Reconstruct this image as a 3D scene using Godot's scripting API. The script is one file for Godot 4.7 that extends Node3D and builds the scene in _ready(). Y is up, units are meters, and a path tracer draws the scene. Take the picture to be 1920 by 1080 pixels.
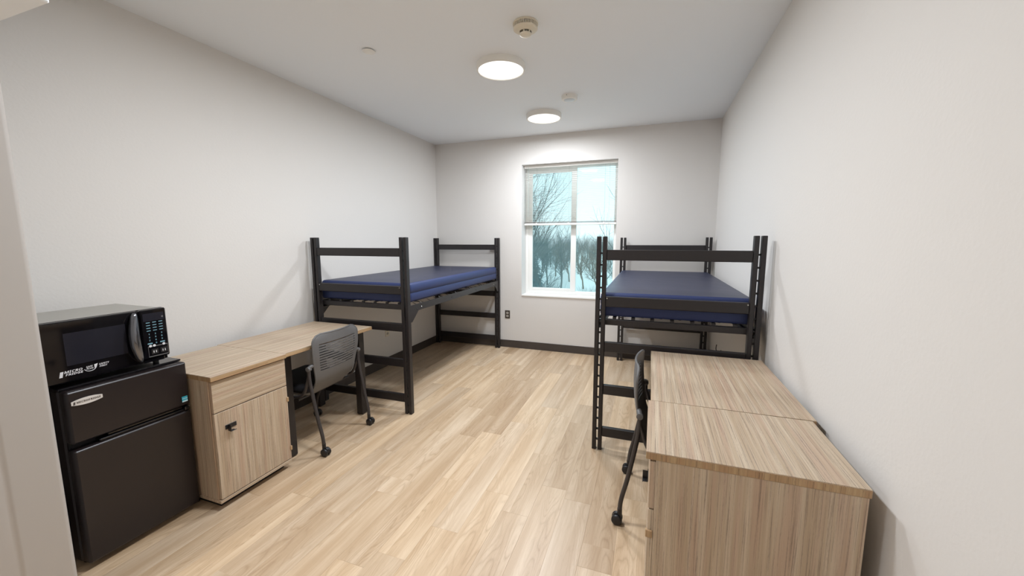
extends Node3D

const ROOM_W := 3.505
const ROOM_H := 2.74
const ROOM_END := 6.4
var rng := RandomNumberGenerator.new()
var taken := {}
var M := {}

# ---------------------------------------------------------------- mesh helpers
func mb() -> SurfaceTool:
	var st := SurfaceTool.new()
	st.begin(Mesh.PRIMITIVE_TRIANGLES)
	return st

func vtx(st: SurfaceTool, p: Vector3, n: Vector3, uv: Vector2) -> void:
	st.set_normal(n)
	st.set_uv(uv)
	st.add_vertex(p)

func tri(st: SurfaceTool, p: Array, n: Array, uv: Array) -> void:
	var g: Vector3 = (p[1] - p[0]).cross(p[2] - p[0])
	var o := [0, 2, 1] if g.dot(n[0] + n[1] + n[2]) > 0.0 else [0, 1, 2]
	for i in o:
		vtx(st, p[i], n[i], uv[i])

func quad(st: SurfaceTool, a: Vector3, b: Vector3, c: Vector3, d: Vector3, n: Vector3, uv: Array = []) -> void:
	var u := uv if uv.size() == 4 else [Vector2.ZERO, Vector2.RIGHT, Vector2.ONE, Vector2.DOWN]
	tri(st, [a, b, c], [n, n, n], [u[0], u[1], u[2]])
	tri(st, [a, c, d], [n, n, n], [u[0], u[2], u[3]])

# box uv in metres; grain = axis (0,1,2) the wood grain runs along
func buv(p: Vector3, axis: int, grain: int, off: Vector2) -> Vector2:
	if grain < 0:
		grain = 1
	var o1 := (grain + 1) % 3
	var o2 := (grain + 2) % 3
	if axis == grain:
		return Vector2(p[o1], p[o2]) + off
	return Vector2(p[o1] + p[o2], p[grain]) + off

# bevelled box
func cb(st: SurfaceTool, c: Vector3, s: Vector3, b: float = 0.002, grain: int = -1, xf: Transform3D = Transform3D(), off: Vector2 = Vector2.ZERO) -> void:
	var h := s * 0.5
	b = minf(b, minf(h.x, minf(h.y, h.z)) * 0.49)
	for ax in 3:
		var a1 := (ax + 1) % 3
		var a2 := (ax + 2) % 3
		for sg in [-1.0, 1.0]:
			var n := Vector3.ZERO
			n[ax] = sg
			var q := []
			var us := []
			for k in [[-1, -1], [1, -1], [1, 1], [-1, 1]]:
				var p := Vector3.ZERO
				p[ax] = sg * h[ax]
				p[a1] = k[0] * (h[a1] - b)
				p[a2] = k[1] * (h[a2] - b)
				q.append(xf * (c + p))
				us.append(buv(c + p, ax, grain, off))
			quad(st, q[0], q[1], q[2], q[3], (xf.basis * n).normalized(), us)
	if b < 0.0004:
		return
	for ax in 3:
		var a1 := (ax + 1) % 3
		var a2 := (ax + 2) % 3
		for s1 in [-1.0, 1.0]:
			for s2 in [-1.0, 1.0]:
				var q := []
				var us := []
				for k in [[-1.0, 0], [1.0, 0], [1.0, 1], [-1.0, 1]]:
					var p := Vector3.ZERO
					p[ax] = k[0] * (h[ax] - b)
					p[a1] = s1 * (h[a1] - (b if k[1] == 1 else 0.0))
					p[a2] = s2 * (h[a2] - (b if k[1] == 0 else 0.0))
					q.append(xf * (c + p))
					us.append(buv(c + p, a1, grain, off))
				var n := Vector3.ZERO
				n[a1] = s1
				n[a2] = s2
				quad(st, q[0], q[1], q[2], q[3], (xf.basis * n).normalized(), us)
	for sx in [-1.0, 1.0]:
		for sy in [-1.0, 1.0]:
			for sz in [-1.0, 1.0]:
				var g := Vector3(sx, sy, sz)
				var q := []
				for ax in 3:
					var p := g * (h - Vector3(b, b, b))
					p[ax] = g[ax] * h[ax]
					q.append(xf * (c + p))
				var nn := (xf.basis * g).normalized()
				tri(st, q, [nn, nn, nn], [Vector2.ZERO, Vector2.ZERO, Vector2.ZERO])

func span(st: SurfaceTool, lo: Vector3, hi: Vector3, b: float = 0.002, grain: int = -1, off: Vector2 = Vector2.ZERO) -> void:
	cb(st, (lo + hi) * 0.5, hi - lo, b, grain, Transform3D(), off)

# tube along points
func tube(st: SurfaceTool, pts: Array, r, sides: int = 8, cap: bool = true) -> void:
	var n := pts.size()
	var ring := []
	var up := Vector3.ZERO
	for i in n:
		var t: Vector3 = (pts[mini(i + 1, n - 1)] - pts[maxi(i - 1, 0)]).normalized()
		if i == 0:
			up = t.cross(Vector3.RIGHT if absf(t.x) < 0.8 else Vector3.UP).normalized()
		else:
			up = (up - t * up.dot(t)).normalized()
		var sd := t.cross(up)
		var rr: float = r[i] if r is Array else r
		var row := []
		for k in sides:
			var a := TAU * k / sides
			var d := up * cos(a) + sd * sin(a)
			row.append([pts[i] + d * rr, d])
		ring.append(row)
	for i in n - 1:
		for k in sides:
			var k2 := (k + 1) % sides
			var a = ring[i][k]
			var b = ring[i][k2]
			var c = ring[i + 1][k2]
			var d = ring[i + 1][k]
			var z := [Vector2.ZERO, Vector2.ZERO, Vector2.ZERO]
			tri(st, [a[0], b[0], c[0]], [a[1], b[1], c[1]], z)
			tri(st, [a[0], c[0], d[0]], [a[1], c[1], d[1]], z)
	if cap:
		for e in [0, n - 1]:
			var nn: Vector3 = ((pts[0] - pts[1]) if e == 0 else (pts[n - 1] - pts[n - 2])).normalized()
			for k in sides:
				tri(st, [pts[e], ring[e][k][0], ring[e][(k + 1) % sides][0]], [nn, nn, nn], [Vector2.ZERO, Vector2.ZERO, Vector2.ZERO])

func curve(pts: Array, steps: int = 5) -> Array:
	var out := []
	for i in pts.size() - 1:
		var p0: Vector3 = pts[maxi(i - 1, 0)]
		var p1: Vector3 = pts[i]
		var p2: Vector3 = pts[i + 1]
		var p3: Vector3 = pts[mini(i + 2, pts.size() - 1)]
		for k in steps:
			var t := float(k) / steps
			out.append(p1.cubic_interpolate(p2, p0, p3, t))
	out.append(pts[pts.size() - 1])
	return out

func circle_outline(n: int) -> Array:
	var o := []
	for k in n:
		var a := TAU * k / n
		o.append([Vector2.ZERO, Vector2(cos(a), sin(a))])
	return o

func rrect_outline(hx: float, hz: float, r: float, n: int = 5, div: int = 1) -> Array:
	var o := []
	var cs := [Vector2(hx - r, hz - r), Vector2(-hx + r, hz - r), Vector2(-hx + r, -hz + r), Vector2(hx - r, -hz + r)]
	for q in 4:
		for k in n + 1:
			var a := PI * 0.5 * (q + float(k) / n)
			o.append([cs[q] + Vector2(cos(a), sin(a)) * r, Vector2(cos(a), sin(a))])
		var a2 := PI * 0.5 * (q + 1)
		var nn := Vector2(cos(a2), sin(a2))
		var e0: Vector2 = cs[q] + nn * r
		var e1: Vector2 = cs[(q + 1) % 4] + nn * r
		for k in range(1, div):
			o.append([e0.lerp(e1, float(k) / div), nn])
	return o

# stack of outlines: profile points (offset along the outline normal, height)
func sweep(st: SurfaceTool, outline: Array, prof: Array, xf: Transform3D = Transform3D(), cap0: bool = true, cap1: bool = true, ripple = null) -> void:
	var segn := []
	for i in prof.size() - 1:
		var d: Vector2 = prof[i + 1] - prof[i]
		segn.append(Vector2(d.y, -d.x).normalized())
	var N := outline.size()
	var P := []
	for i in prof.size():
		var row := []
		for k in N:
			var o = outline[k]
			var off: float = prof[i].x
			if ripple != null:
				off += ripple.call(i, k)
			var q: Vector2 = o[0] + o[1] * off
			row.append(xf * Vector3(q.x, prof[i].y, q.y))
		P.append(row)
	for i in prof.size() - 1:
		var n0: Vector2 = segn[i]
		var n1: Vector2 = segn[i]
		if i > 0 and segn[i - 1].dot(segn[i]) > 0.55:
			n0 = (segn[i - 1] + segn[i]).normalized()
		if i < prof.size() - 2 and segn[i + 1].dot(segn[i]) > 0.55:
			n1 = (segn[i + 1] + segn[i]).normalized()
		for k in N:
			var k2 := (k + 1) % N
			var d1: Vector2 = outline[k][1]
			var d2: Vector2 = outline[k2][1]
			var na := (xf.basis * Vector3(d1.x * n0.x, n0.y, d1.y * n0.x)).normalized()
			var nb := (xf.basis * Vector3(d2.x * n0.x, n0.y, d2.y * n0.x)).normalized()
			var nc := (xf.basis * Vector3(d2.x * n1.x, n1.y, d2.y * n1.x)).normalized()
			var nd := (xf.basis * Vector3(d1.x * n1.x, n1.y, d1.y * n1.x)).normalized()
			var z := [Vector2.ZERO, Vector2.ZERO, Vector2.ZERO]
			if P[i][k].distance_squared_to(P[i][k2]) > 1e-12:
				tri(st, [P[i][k], P[i][k2], P[i + 1][k2]], [na, nb, nc], z)
			if P[i + 1][k].distance_squared_to(P[i + 1][k2]) > 1e-12:
				tri(st, [P[i][k], P[i + 1][k2], P[i + 1][k]], [na, nc, nd], z)
	for e in [[cap0, 0, -1.0], [cap1, prof.size() - 1, 1.0]]:
		if e[0]:
			var row: Array = P[e[1]]
			var c := Vector3.ZERO
			for p in row:
				c += p / N
			var nn: Vector3 = (xf.basis * Vector3(0, e[2], 0)).normalized()
			for k in N:
				tri(st, [c, row[k], row[(k + 1) % N]], [nn, nn, nn], [Vector2.ZERO, Vector2.ZERO, Vector2.ZERO])

# extruded flat polygon in the xy plane of xf
func prism(st: SurfaceTool, poly: PackedVector2Array, depth: float, xf: Transform3D) -> void:
	var idx := Geometry2D.triangulate_polygon(poly)
	for s in [-1.0, 1.0]:
		var n: Vector3 = (xf.basis * Vector3(0, 0, s)).normalized()
		for i in range(0, idx.size(), 3):
			var p := []
			for k in 3:
				var q := poly[idx[i + k]]
				p.append(xf * Vector3(q.x, q.y, s * depth * 0.5))
			tri(st, p, [n, n, n], [Vector2.ZERO, Vector2.ZERO, Vector2.ZERO])
	var ccw := not Geometry2D.is_polygon_clockwise(poly)
	for i in poly.size():
		var a := poly[i]
		var b := poly[(i + 1) % poly.size()]
		var e := (b - a).normalized()
		var n2 := Vector2(-e.y, e.x) if ccw else Vector2(e.y, -e.x)
		var n := (xf.basis * Vector3(n2.x, n2.y, 0)).normalized()
		quad(st, xf * Vector3(a.x, a.y, -depth * 0.5), xf * Vector3(b.x, b.y, -depth * 0.5), xf * Vector3(b.x, b.y, depth * 0.5), xf * Vector3(a.x, a.y, depth * 0.5), n)

# curved sheet with holes: surf(u, v) -> point, solid(i, j) -> bool, u and v edges given
func sheet(st: SurfaceTool, us: Array, vs: Array, surf: Callable, solid: Callable, thick: float) -> void:
	var nrm := func(u: float, v: float) -> Vector3:
		var e := 0.01
		var du: Vector3 = surf.call(u + e, v) - surf.call(u - e, v)
		var dv: Vector3 = surf.call(u, v + e) - surf.call(u, v - e)
		return du.cross(dv).normalized()
	var F := []
	var B := []
	var NN := []
	for v in vs:
		var f := []
		var b := []
		var nn := []
		for u in us:
			var p: Vector3 = surf.call(u, v)
			var n: Vector3 = nrm.call(u, v)
			f.append(p + n * thick * 0.5)
			b.append(p - n * thick * 0.5)
			nn.append(n)
		F.append(f)
		B.append(b)
		NN.append(nn)
	var z := [Vector2.ZERO, Vector2.ZERO, Vector2.ZERO]
	for j in vs.size() - 1:
		for i in us.size() - 1:
			if not solid.call(i, j):
				continue
			tri(st, [F[j][i], F[j][i + 1], F[j + 1][i + 1]], [NN[j][i], NN[j][i + 1], NN[j + 1][i + 1]], z)
			tri(st, [F[j][i], F[j + 1][i + 1], F[j + 1][i]], [NN[j][i], NN[j + 1][i + 1], NN[j + 1][i]], z)
			tri(st, [B[j][i], B[j][i + 1], B[j + 1][i + 1]], [-NN[j][i], -NN[j][i + 1], -NN[j + 1][i + 1]], z)
			tri(st, [B[j][i], B[j + 1][i + 1], B[j + 1][i]], [-NN[j][i], -NN[j + 1][i + 1], -NN[j + 1][i]], z)
			for e in [[-1, 0, i, j, i, j + 1], [1, 0, i + 1, j, i + 1, j + 1], [0, -1, i, j, i + 1, j], [0, 1, i, j + 1, i + 1, j + 1]]:
				var ii: int = i + e[0]
				var jj: int = j + e[1]
				if ii >= 0 and jj >= 0 and ii < us.size() - 1 and jj < vs.size() - 1 and solid.call(ii, jj):
					continue
				var c: Vector3 = (F[j][i] + F[j + 1][i + 1]) * 0.5
				var m: Vector3 = (F[e[3]][e[2]] + F[e[5]][e[4]]) * 0.5
				quad(st, F[e[3]][e[2]], F[e[5]][e[4]], B[e[5]][e[4]], B[e[3]][e[2]], (m - c).normalized())

# ---------------------------------------------------------------- node helpers
func numbered(called: String) -> String:
	var base := called
	if called.length() > 4 and called.right(3).is_valid_int() and called[called.length() - 4] == "_":
		base = called.left(called.length() - 4)
	if not taken.has(base):
		taken[base] = 0
		return base
	taken[base] += 1
	return "%s_%03d" % [base, taken[base]]

func part(called: String, st: SurfaceTool, m: Material, parent: Node) -> MeshInstance3D:
	var o := MeshInstance3D.new()
	o.name = numbered(called) if parent == self else called
	o.mesh = st.commit()
	o.material_override = m
	o.cast_shadow = GeometryInstance3D.SHADOW_CASTING_SETTING_ON
	parent.add_child(o, true)
	return o

func tag(o: Node, label: String, category: String, group: String = "") -> Node:
	o.set_meta("label", label)
	o.set_meta("category", category)
	if group != "":
		o.set_meta("group", group)
	return o

func thing(called: String, label: String, category: String, at: Vector3 = Vector3.ZERO, turn: float = 0.0, group: String = "") -> Node3D:
	var o := Node3D.new()
	o.name = numbered(called)
	add_child(o)
	o.position = at
	o.rotation.y = turn
	tag(o, label, category, group)
	return o

func struct(called: String, st: SurfaceTool, m: Material, label: String = "") -> MeshInstance3D:
	var o := part(called, st, m, self)
	o.set_meta("kind", "structure")
	if label != "":
		o.set_meta("label", label)
	return o

func lettering(txt: String, size: float, depth: float, m: Material, parent: Node, xf: Transform3D) -> MeshInstance3D:
	var t := TextMesh.new()
	var f := SystemFont.new()
	f.font_names = PackedStringArray(["Droid Sans"])
	f.font_weight = 700
	t.font = f
	t.text = txt
	t.font_size = 32
	t.pixel_size = size / 32.0
	t.depth = depth
	t.curve_step = 2.0
	var o := MeshInstance3D.new()
	o.name = "lettering"
	o.mesh = t
	o.material_override = m
	o.transform = xf
	parent.add_child(o, true)
	return o

# ---------------------------------------------------------------- materials
func mat(c: Color, rough: float = 0.6, metal: float = 0.0, spec: float = 0.5) -> StandardMaterial3D:
	var m := StandardMaterial3D.new()
	m.albedo_color = c
	m.roughness = rough
	m.metallic = metal
	m.metallic_specular = spec
	return m

func c8(r: int, g: int, b: int) -> Color:
	return Color(r / 255.0, g / 255.0, b / 255.0)

func noise(s: int, f: float, oct: int = 3) -> FastNoiseLite:
	var n := FastNoiseLite.new()
	n.seed = s
	n.noise_type = FastNoiseLite.TYPE_SIMPLEX_SMOOTH
	n.frequency = f
	n.fractal_octaves = oct
	return n

# oak print of the vinyl planks: 0.9 m across, 2.6 m along the grain
func oak_image() -> Image:
	var w := 768
	var h := 1024
	var data := PackedByteArray()
	data.resize(w * h * 3)
	var nw := noise(11, 1.0, 3)
	var nf := noise(12, 1.0, 2)
	var nb := noise(13, 1.0, 2)
	var light := Vector3(225, 203, 176)
	var mid := Vector3(203, 176, 145)
	var dark := Vector3(150, 119, 88)
	var i := 0
	for y in h:
		var ym := 2.6 * y / h
		for x in w:
			var xm := 0.9 * x / w
			var warp := nw.get_noise_2d(xm * 5.0, ym * 0.75)
			var ph := xm * 30.0 + warp * 6.0
			var g := absf(fposmod(ph, 1.0) * 2.0 - 1.0)
			g = pow(g, 3.0)
			var str := clampf(0.45 + 1.1 * nb.get_noise_2d(xm * 4.0 + 40.0, ym * 0.7), 0.0, 1.0)
			var fine := nf.get_noise_2d(xm * 260.0, ym * 7.0)
			var pore := clampf((nf.get_noise_2d(xm * 420.0 + 90.0, ym * 16.0) - 0.38) * 3.0, 0.0, 1.0)
			var broad := 0.45 + 0.75 * nb.get_noise_2d(xm * 9.0, ym * 0.9) + 0.45 * nb.get_noise_2d(xm * 28.0 + 9.0, ym * 0.8)
			var c := mid.lerp(light, clampf(broad + fine * 0.28, 0.0, 1.0))
			c = c.lerp(dark, clampf(g * str * 0.30 + pore * 0.22 * (0.3 + str), 0.0, 0.8))
			data[i] = int(clampf(c.x, 0, 255))
			data[i + 1] = int(clampf(c.y, 0, 255))
			data[i + 2] = int(clampf(c.z, 0, 255))
			i += 3
	return Image.create_from_data(w, h, false, Image.FORMAT_RGB8, data)

# straight-grained grey-brown laminate: 0.7 m across, 1.4 m along the grain
func laminate_image() -> Image:
	var w := 1024
	var h := 640
	var data := PackedByteArray()
	data.resize(w * h * 3)
	var n1 := noise(21, 1.0, 3)
	var n2 := noise(22, 1.0, 2)
	var light := Vector3(206, 188, 164)
	var mid := Vector3(186, 164, 138)
	var pink := Vector3(190, 160, 138)
	var dark := Vector3(118, 100, 88)
	var i := 0
	for y in h:
		var ym := 1.4 * y / h
		for x in w:
			var xm := 0.7 * x / w
			var a := n1.get_noise_2d(xm * 38.0, ym * 0.45)
			var b := n1.get_noise_2d(xm * 140.0 + 50.0, ym * 0.9)
			var s := n2.get_noise_2d(xm * 420.0, ym * 3.2)
			var f := n2.get_noise_2d(xm * 500.0 + 300.0, ym * 45.0)
			var c := mid.lerp(light, clampf(0.5 + a * 1.1 + b * 0.5, 0.0, 1.0))
			c = c.lerp(pink, clampf(n1.get_noise_2d(xm * 18.0 + 200.0, ym * 0.6) * 1.4, 0.0, 0.5))
			var k := clampf((s * 0.9 + b * 0.8 - 0.14) * 2.0, 0.0, 1.0) * 0.5 + clampf((f - 0.1) * 1.4, 0.0, 1.0) * clampf(0.25 + b, 0.0, 1.0) * 0.5
			c = c.lerp(dark, clampf(k, 0.0, 0.85))
			data[i] = int(c.x)
			data[i + 1] = int(c.y)
			data[i + 2] = int(c.z)
			i += 3
	return Image.create_from_data(w, h, false, Image.FORMAT_RGB8, data)

func bump_texture(f: float, s: int, strength: float) -> NoiseTexture2D:
	var t := NoiseTexture2D.new()
	t.width = 512
	t.height = 512
	t.seamless = true
	t.noise = noise(s, f, 3)
	t.as_normal_map = true
	t.bump_strength = strength
	return t

func make_materials() -> void:
	var wall_bump := bump_texture(0.045, 5, 1.2)
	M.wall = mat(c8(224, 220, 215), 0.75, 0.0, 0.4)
	M.wall.normal_enabled = true
	M.wall.normal_texture = wall_bump
	M.wall.normal_scale = 0.25
	M.wall.uv1_triplanar = true
	M.wall.uv1_world_triplanar = true
	M.wall.uv1_scale = Vector3.ONE * 2.0
	M.ceiling = mat(c8(240, 243, 246), 0.9, 0.0, 0.3)
	M.reveal = mat(c8(226, 224, 222), 0.7)
	M.baseboard = mat(c8(70, 62, 57), 0.55)
	var oak := ImageTexture.create_from_image(oak_image())
	M.planks = []
	for t in [Color(1, 1, 1), Color(0.955, 0.94, 0.92), Color(0.9, 0.875, 0.845), Color(1.0, 0.985, 0.96), Color(0.94, 0.93, 0.92)]:
		var p := mat(t, 0.37, 0.0, 0.55)
		p.albedo_texture = oak
		p.uv1_scale = Vector3(1.0 / 0.9, 1.0 / 2.6, 1.0)
		M.planks.append(p)
	M.subfloor = mat(c8(150, 124, 98), 0.9)
	var lam := ImageTexture.create_from_image(laminate_image())
	M.laminate = mat(Color.WHITE, 0.45, 0.0, 0.45)
	M.laminate.albedo_texture = lam
	M.laminate.uv1_scale = Vector3(1.0 / 0.7, 1.0 / 1.4, 1.0)
	M.edging = mat(c8(168, 138, 100), 0.5)
	M.edging.albedo_texture = lam
	M.edging.albedo_color = c8(238, 222, 196)
	M.edging.uv1_scale = Vector3(1.0 / 0.7, 1.0 / 1.4, 1.0)
	M.black_steel = mat(c8(36, 32, 33), 0.42, 0.0, 0.5)
	M.desk_steel = mat(c8(38, 33, 32), 0.45)
	M.zinc = mat(c8(190, 190, 188), 0.3, 1.0)
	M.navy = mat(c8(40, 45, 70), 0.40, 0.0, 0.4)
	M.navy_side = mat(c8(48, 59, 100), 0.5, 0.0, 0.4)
	M.black_plastic = mat(c8(30, 29, 31), 0.4)
	M.grey_plastic = mat(c8(104, 103, 103), 0.5)
	M.chair_tube = mat(c8(58, 54, 54), 0.45)
	M.black_fabric = mat(c8(26, 26, 30), 0.9)
	M.fridge = mat(c8(33, 26, 27), 0.32, 0.0, 0.5)
	M.fridge_gloss = mat(c8(22, 20, 23), 0.14)
	M.gasket = mat(c8(15, 14, 16), 0.6)
	M.gloss_black = mat(c8(14, 13, 17), 0.06, 0.0, 0.5)
	M.dark_window = mat(c8(38, 38, 46), 0.09)
	M.shell_grey = mat(c8(168, 165, 158), 0.45, 0.2)
	M.handle_gloss = mat(c8(120, 122, 128), 0.12, 0.85)
	M.white_print = mat(c8(225, 226, 230), 0.5)
	M.cyan_print = mat(c8(120, 165, 180), 0.5)
	M.badge = mat(c8(232, 228, 224), 0.35, 0.2)
	M.badge_ink = mat(c8(84, 76, 72), 0.5)
	M.sticker_cyan = mat(c8(60, 178, 200), 0.5)
	M.sticker_pale = mat(c8(205, 235, 245), 0.5)
	M.sticker_red = mat(c8(196, 112, 92), 0.5)
	M.white_vinyl = mat(c8(240, 238, 234), 0.4)
	M.blind = mat(c8(238, 236, 230), 0.5)
	M.blind_rail = mat(c8(176, 168, 164), 0.5)
	M.cord = mat(c8(205, 205, 200), 0.7)
	M.fixture = mat(c8(238, 236, 230), 0.5)
	M.ivory = mat(c8(226, 217, 198), 0.5)
	M.vent_dark = mat(c8(58, 46, 36), 0.8)
	M.lens = mat(c8(200, 206, 210), 0.3)
	M.outlet_plate = mat(c8(72, 64, 56), 0.45)
	M.outlet_face = mat(c8(176, 170, 160), 0.5)
	M.glass = mat(Color(0.72, 0.93, 0.95, 0.10), 0.02)
	M.glass.transparency = BaseMaterial3D.TRANSPARENCY_ALPHA
	M.screen = mat(Color(0.16, 0.34, 0.38, 0.24), 0.8)
	M.screen.transparency = BaseMaterial3D.TRANSPARENCY_ALPHA
	M.glow = mat(Color.WHITE, 0.6)
	M.glow.emission_enabled = true
	M.glow.emission = Color(1.0, 0.985, 0.96)
	M.glow.emission_energy_multiplier = 1.6
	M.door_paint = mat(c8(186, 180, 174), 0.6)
	M.snow = mat(c8(226, 230, 231), 0.9)
	M.bark = mat(c8(104, 108, 106), 0.9)
	M.bark_brown = mat(c8(120, 108, 95), 0.9)
	M.needles = mat(c8(62, 104, 112), 0.9)
	M.dry_leaf = mat(c8(196, 172, 118), 0.9)

# ---------------------------------------------------------------- main
func _ready() -> void:
	rng.seed = 7
	# camera
	var cam := Camera3D.new()
	cam.name = "camera"
	add_child(cam)
	cam.position = Vector3(2.8331, 1.4566, 4.8473)
	cam.rotation = Vector3(-0.1245, 0.3408, -0.0017)
	cam.fov = 73.083
	cam.near = 0.05
	cam.far = 400.0
	cam.current = true
	# sky and exposure
	var env := Environment.new()
	env.background_mode = Environment.BG_SKY
	var sm := ProceduralSkyMaterial.new()
	sm.sky_top_color = Color(0.78, 0.93, 0.955)
	sm.sky_horizon_color = Color(0.82, 0.94, 0.96)
	sm.ground_horizon_color = Color(0.80, 0.90, 0.92)
	sm.ground_bottom_color = Color(0.6, 0.66, 0.68)
	sm.sky_energy_multiplier = 1.25
	sm.ground_energy_multiplier = 1.0
	var sky := Sky.new()
	sky.sky_material = sm
	env.sky = sky
	env.tonemap_mode = Environment.TONE_MAPPER_LINEAR
	env.tonemap_exposure = 1.0
	env.sdfgi_enabled = true
	env.ssao_enabled = true
	env.ssil_enabled = true
	var we := WorldEnvironment.new()
	we.name = "sky"
	we.environment = env
	add_child(we)

	make_materials()
	build_room()
	build_window()
	build_ceiling_fixtures()
	build_beds()
	build_desks()
	build_chairs()
	build_fridge()
	build_microwave()
	build_wall_fittings()
	build_outside()

# ---------------------------------------------------------------- room shell
const WX0 := 1.246
const WX1 := 2.441
const WY0 := 0.711
const WY1 := 2.40
const WALL_T := 0.26

func build_room() -> void:
	var st := mb()
	span(st, Vector3(-0.2, -0.25, -WALL_T), Vector3(ROOM_W + 0.2, -0.004, ROOM_END + 0.2), 0.0)
	var fl := struct("floor", st, M.subfloor)
	# planks 0.15 m by 1.22 m, running away from the camera
	var known := {7: 2.74, 8: 2.99, 11: 2.274, 14: 3.04, 15: 2.755}
	var pw := 0.15
	var pl := 1.22
	var meshes := {}
	for k in range(-1, 24):
		var x0 := 0.03 + pw * k
		var x1 := minf(x0 + pw, ROOM_W)
		x0 = maxf(x0, 0.0)
		var first: float = fposmod(known[k], pl) if known.has(k) else fposmod(k * 0.47 + rng.randf() * 0.5, pl)
		var z0 := first - pl
		while z0 < ROOM_END:
			var a := maxf(z0, 0.0)
			var b := minf(z0 + pl, ROOM_END)
			if b - a > 0.02:
				var s := Vector3(x1 - x0 - 0.0003, 0.004, b - a - 0.0003)
				var variant := rng.randi() % 7
				var key := "%d %.3f %.3f" % [variant, s.x, s.z]
				if not meshes.has(key):
					var pm := mb()
					cb(pm, Vector3.ZERO, s, 0.0004, 2, Transform3D(), Vector2(variant * 0.187 + 0.03, variant * 0.711))
					meshes[key] = pm.commit()
				var o := MeshInstance3D.new()
				o.name = "plank"
				o.mesh = meshes[key]
				o.material_override = M.planks[rng.randi() % 5]
				o.position = Vector3((x0 + x1) * 0.5, -0.002 + rng.randf_range(-0.00015, 0.00015), (a + b) * 0.5)
				if rng.randf() < 0.5:
					o.rotation.y = PI
				fl.add_child(o, true)
			z0 += pl
	st = mb()
	span(st, Vector3(-0.2, ROOM_H, -WALL_T), Vector3(ROOM_W + 0.2, ROOM_H + 0.2, ROOM_END + 0.2), 0.0)
	struct("ceiling", st, M.ceiling)
	st = mb()
	span(st, Vector3(-0.2, -0.004, 0.0), Vector3(0.0, ROOM_H, ROOM_END), 0.0)
	struct("wall_left", st, M.wall)
	st = mb()
	span(st, Vector3(ROOM_W, -0.004, 0.0), Vector3(ROOM_W + 0.2, ROOM_H, ROOM_END), 0.0)
	struct("wall_right", st, M.wall)
	st = mb()
	span(st, Vector3(-0.2, -0.004, ROOM_END), Vector3(ROOM_W + 0.2, ROOM_H, ROOM_END + 0.2), 0.0)
	struct("wall_front", st, M.wall)
	st = mb()
	span(st, Vector3(-0.2, -0.004, -WALL_T), Vector3(WX0, ROOM_H, 0.0), 0.0)
	span(st, Vector3(WX1, -0.004, -WALL_T), Vector3(ROOM_W + 0.2, ROOM_H, 0.0), 0.0)
	span(st, Vector3(WX0, -0.004, -WALL_T), Vector3(WX1, WY0, 0.0), 0.0)
	span(st, Vector3(WX0, WY1, -WALL_T), Vector3(WX1, ROOM_H, 0.0), 0.0)
	struct("wall_back", st, M.wall)
	# short wall beside the refrigerator, with rounded corners, and the lowered ceiling box over it
	st = mb()
	sweep(st, rrect_outline(0.40, 0.070, 0.016, 5), [Vector2(0, 0.0), Vector2(0, ROOM_H)], Transform3D(Basis(), Vector3(0.36, 0, 4.187)), false, false)
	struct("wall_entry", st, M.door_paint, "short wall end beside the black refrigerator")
	st = mb()
	span(st, Vector3(0.0, 2.163, 4.117), Vector3(1.1, ROOM_H, 4.70), 0.004)
	struct("trim_1", st, M.ceiling, "lowered ceiling box over the short wall")
	# baseboards, 0.1 m high
	st = mb()
	span(st, Vector3(0.0, 0.0, 0.0), Vector3(0.008, 0.1, 4.11), 0.003)
	struct("baseboard_left", st, M.baseboard)
	st = mb()
	span(st, Vector3(0.0085, 0.0, 0.0), Vector3(ROOM_W - 0.0085, 0.1, 0.008), 0.003)
	struct("baseboard_back", st, M.baseboard)
	st = mb()
	span(st, Vector3(ROOM_W - 0.008, 0.0, 0.0), Vector3(ROOM_W, 0.1, ROOM_END), 0.003)
	struct("baseboard_right", st, M.baseboard)

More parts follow.
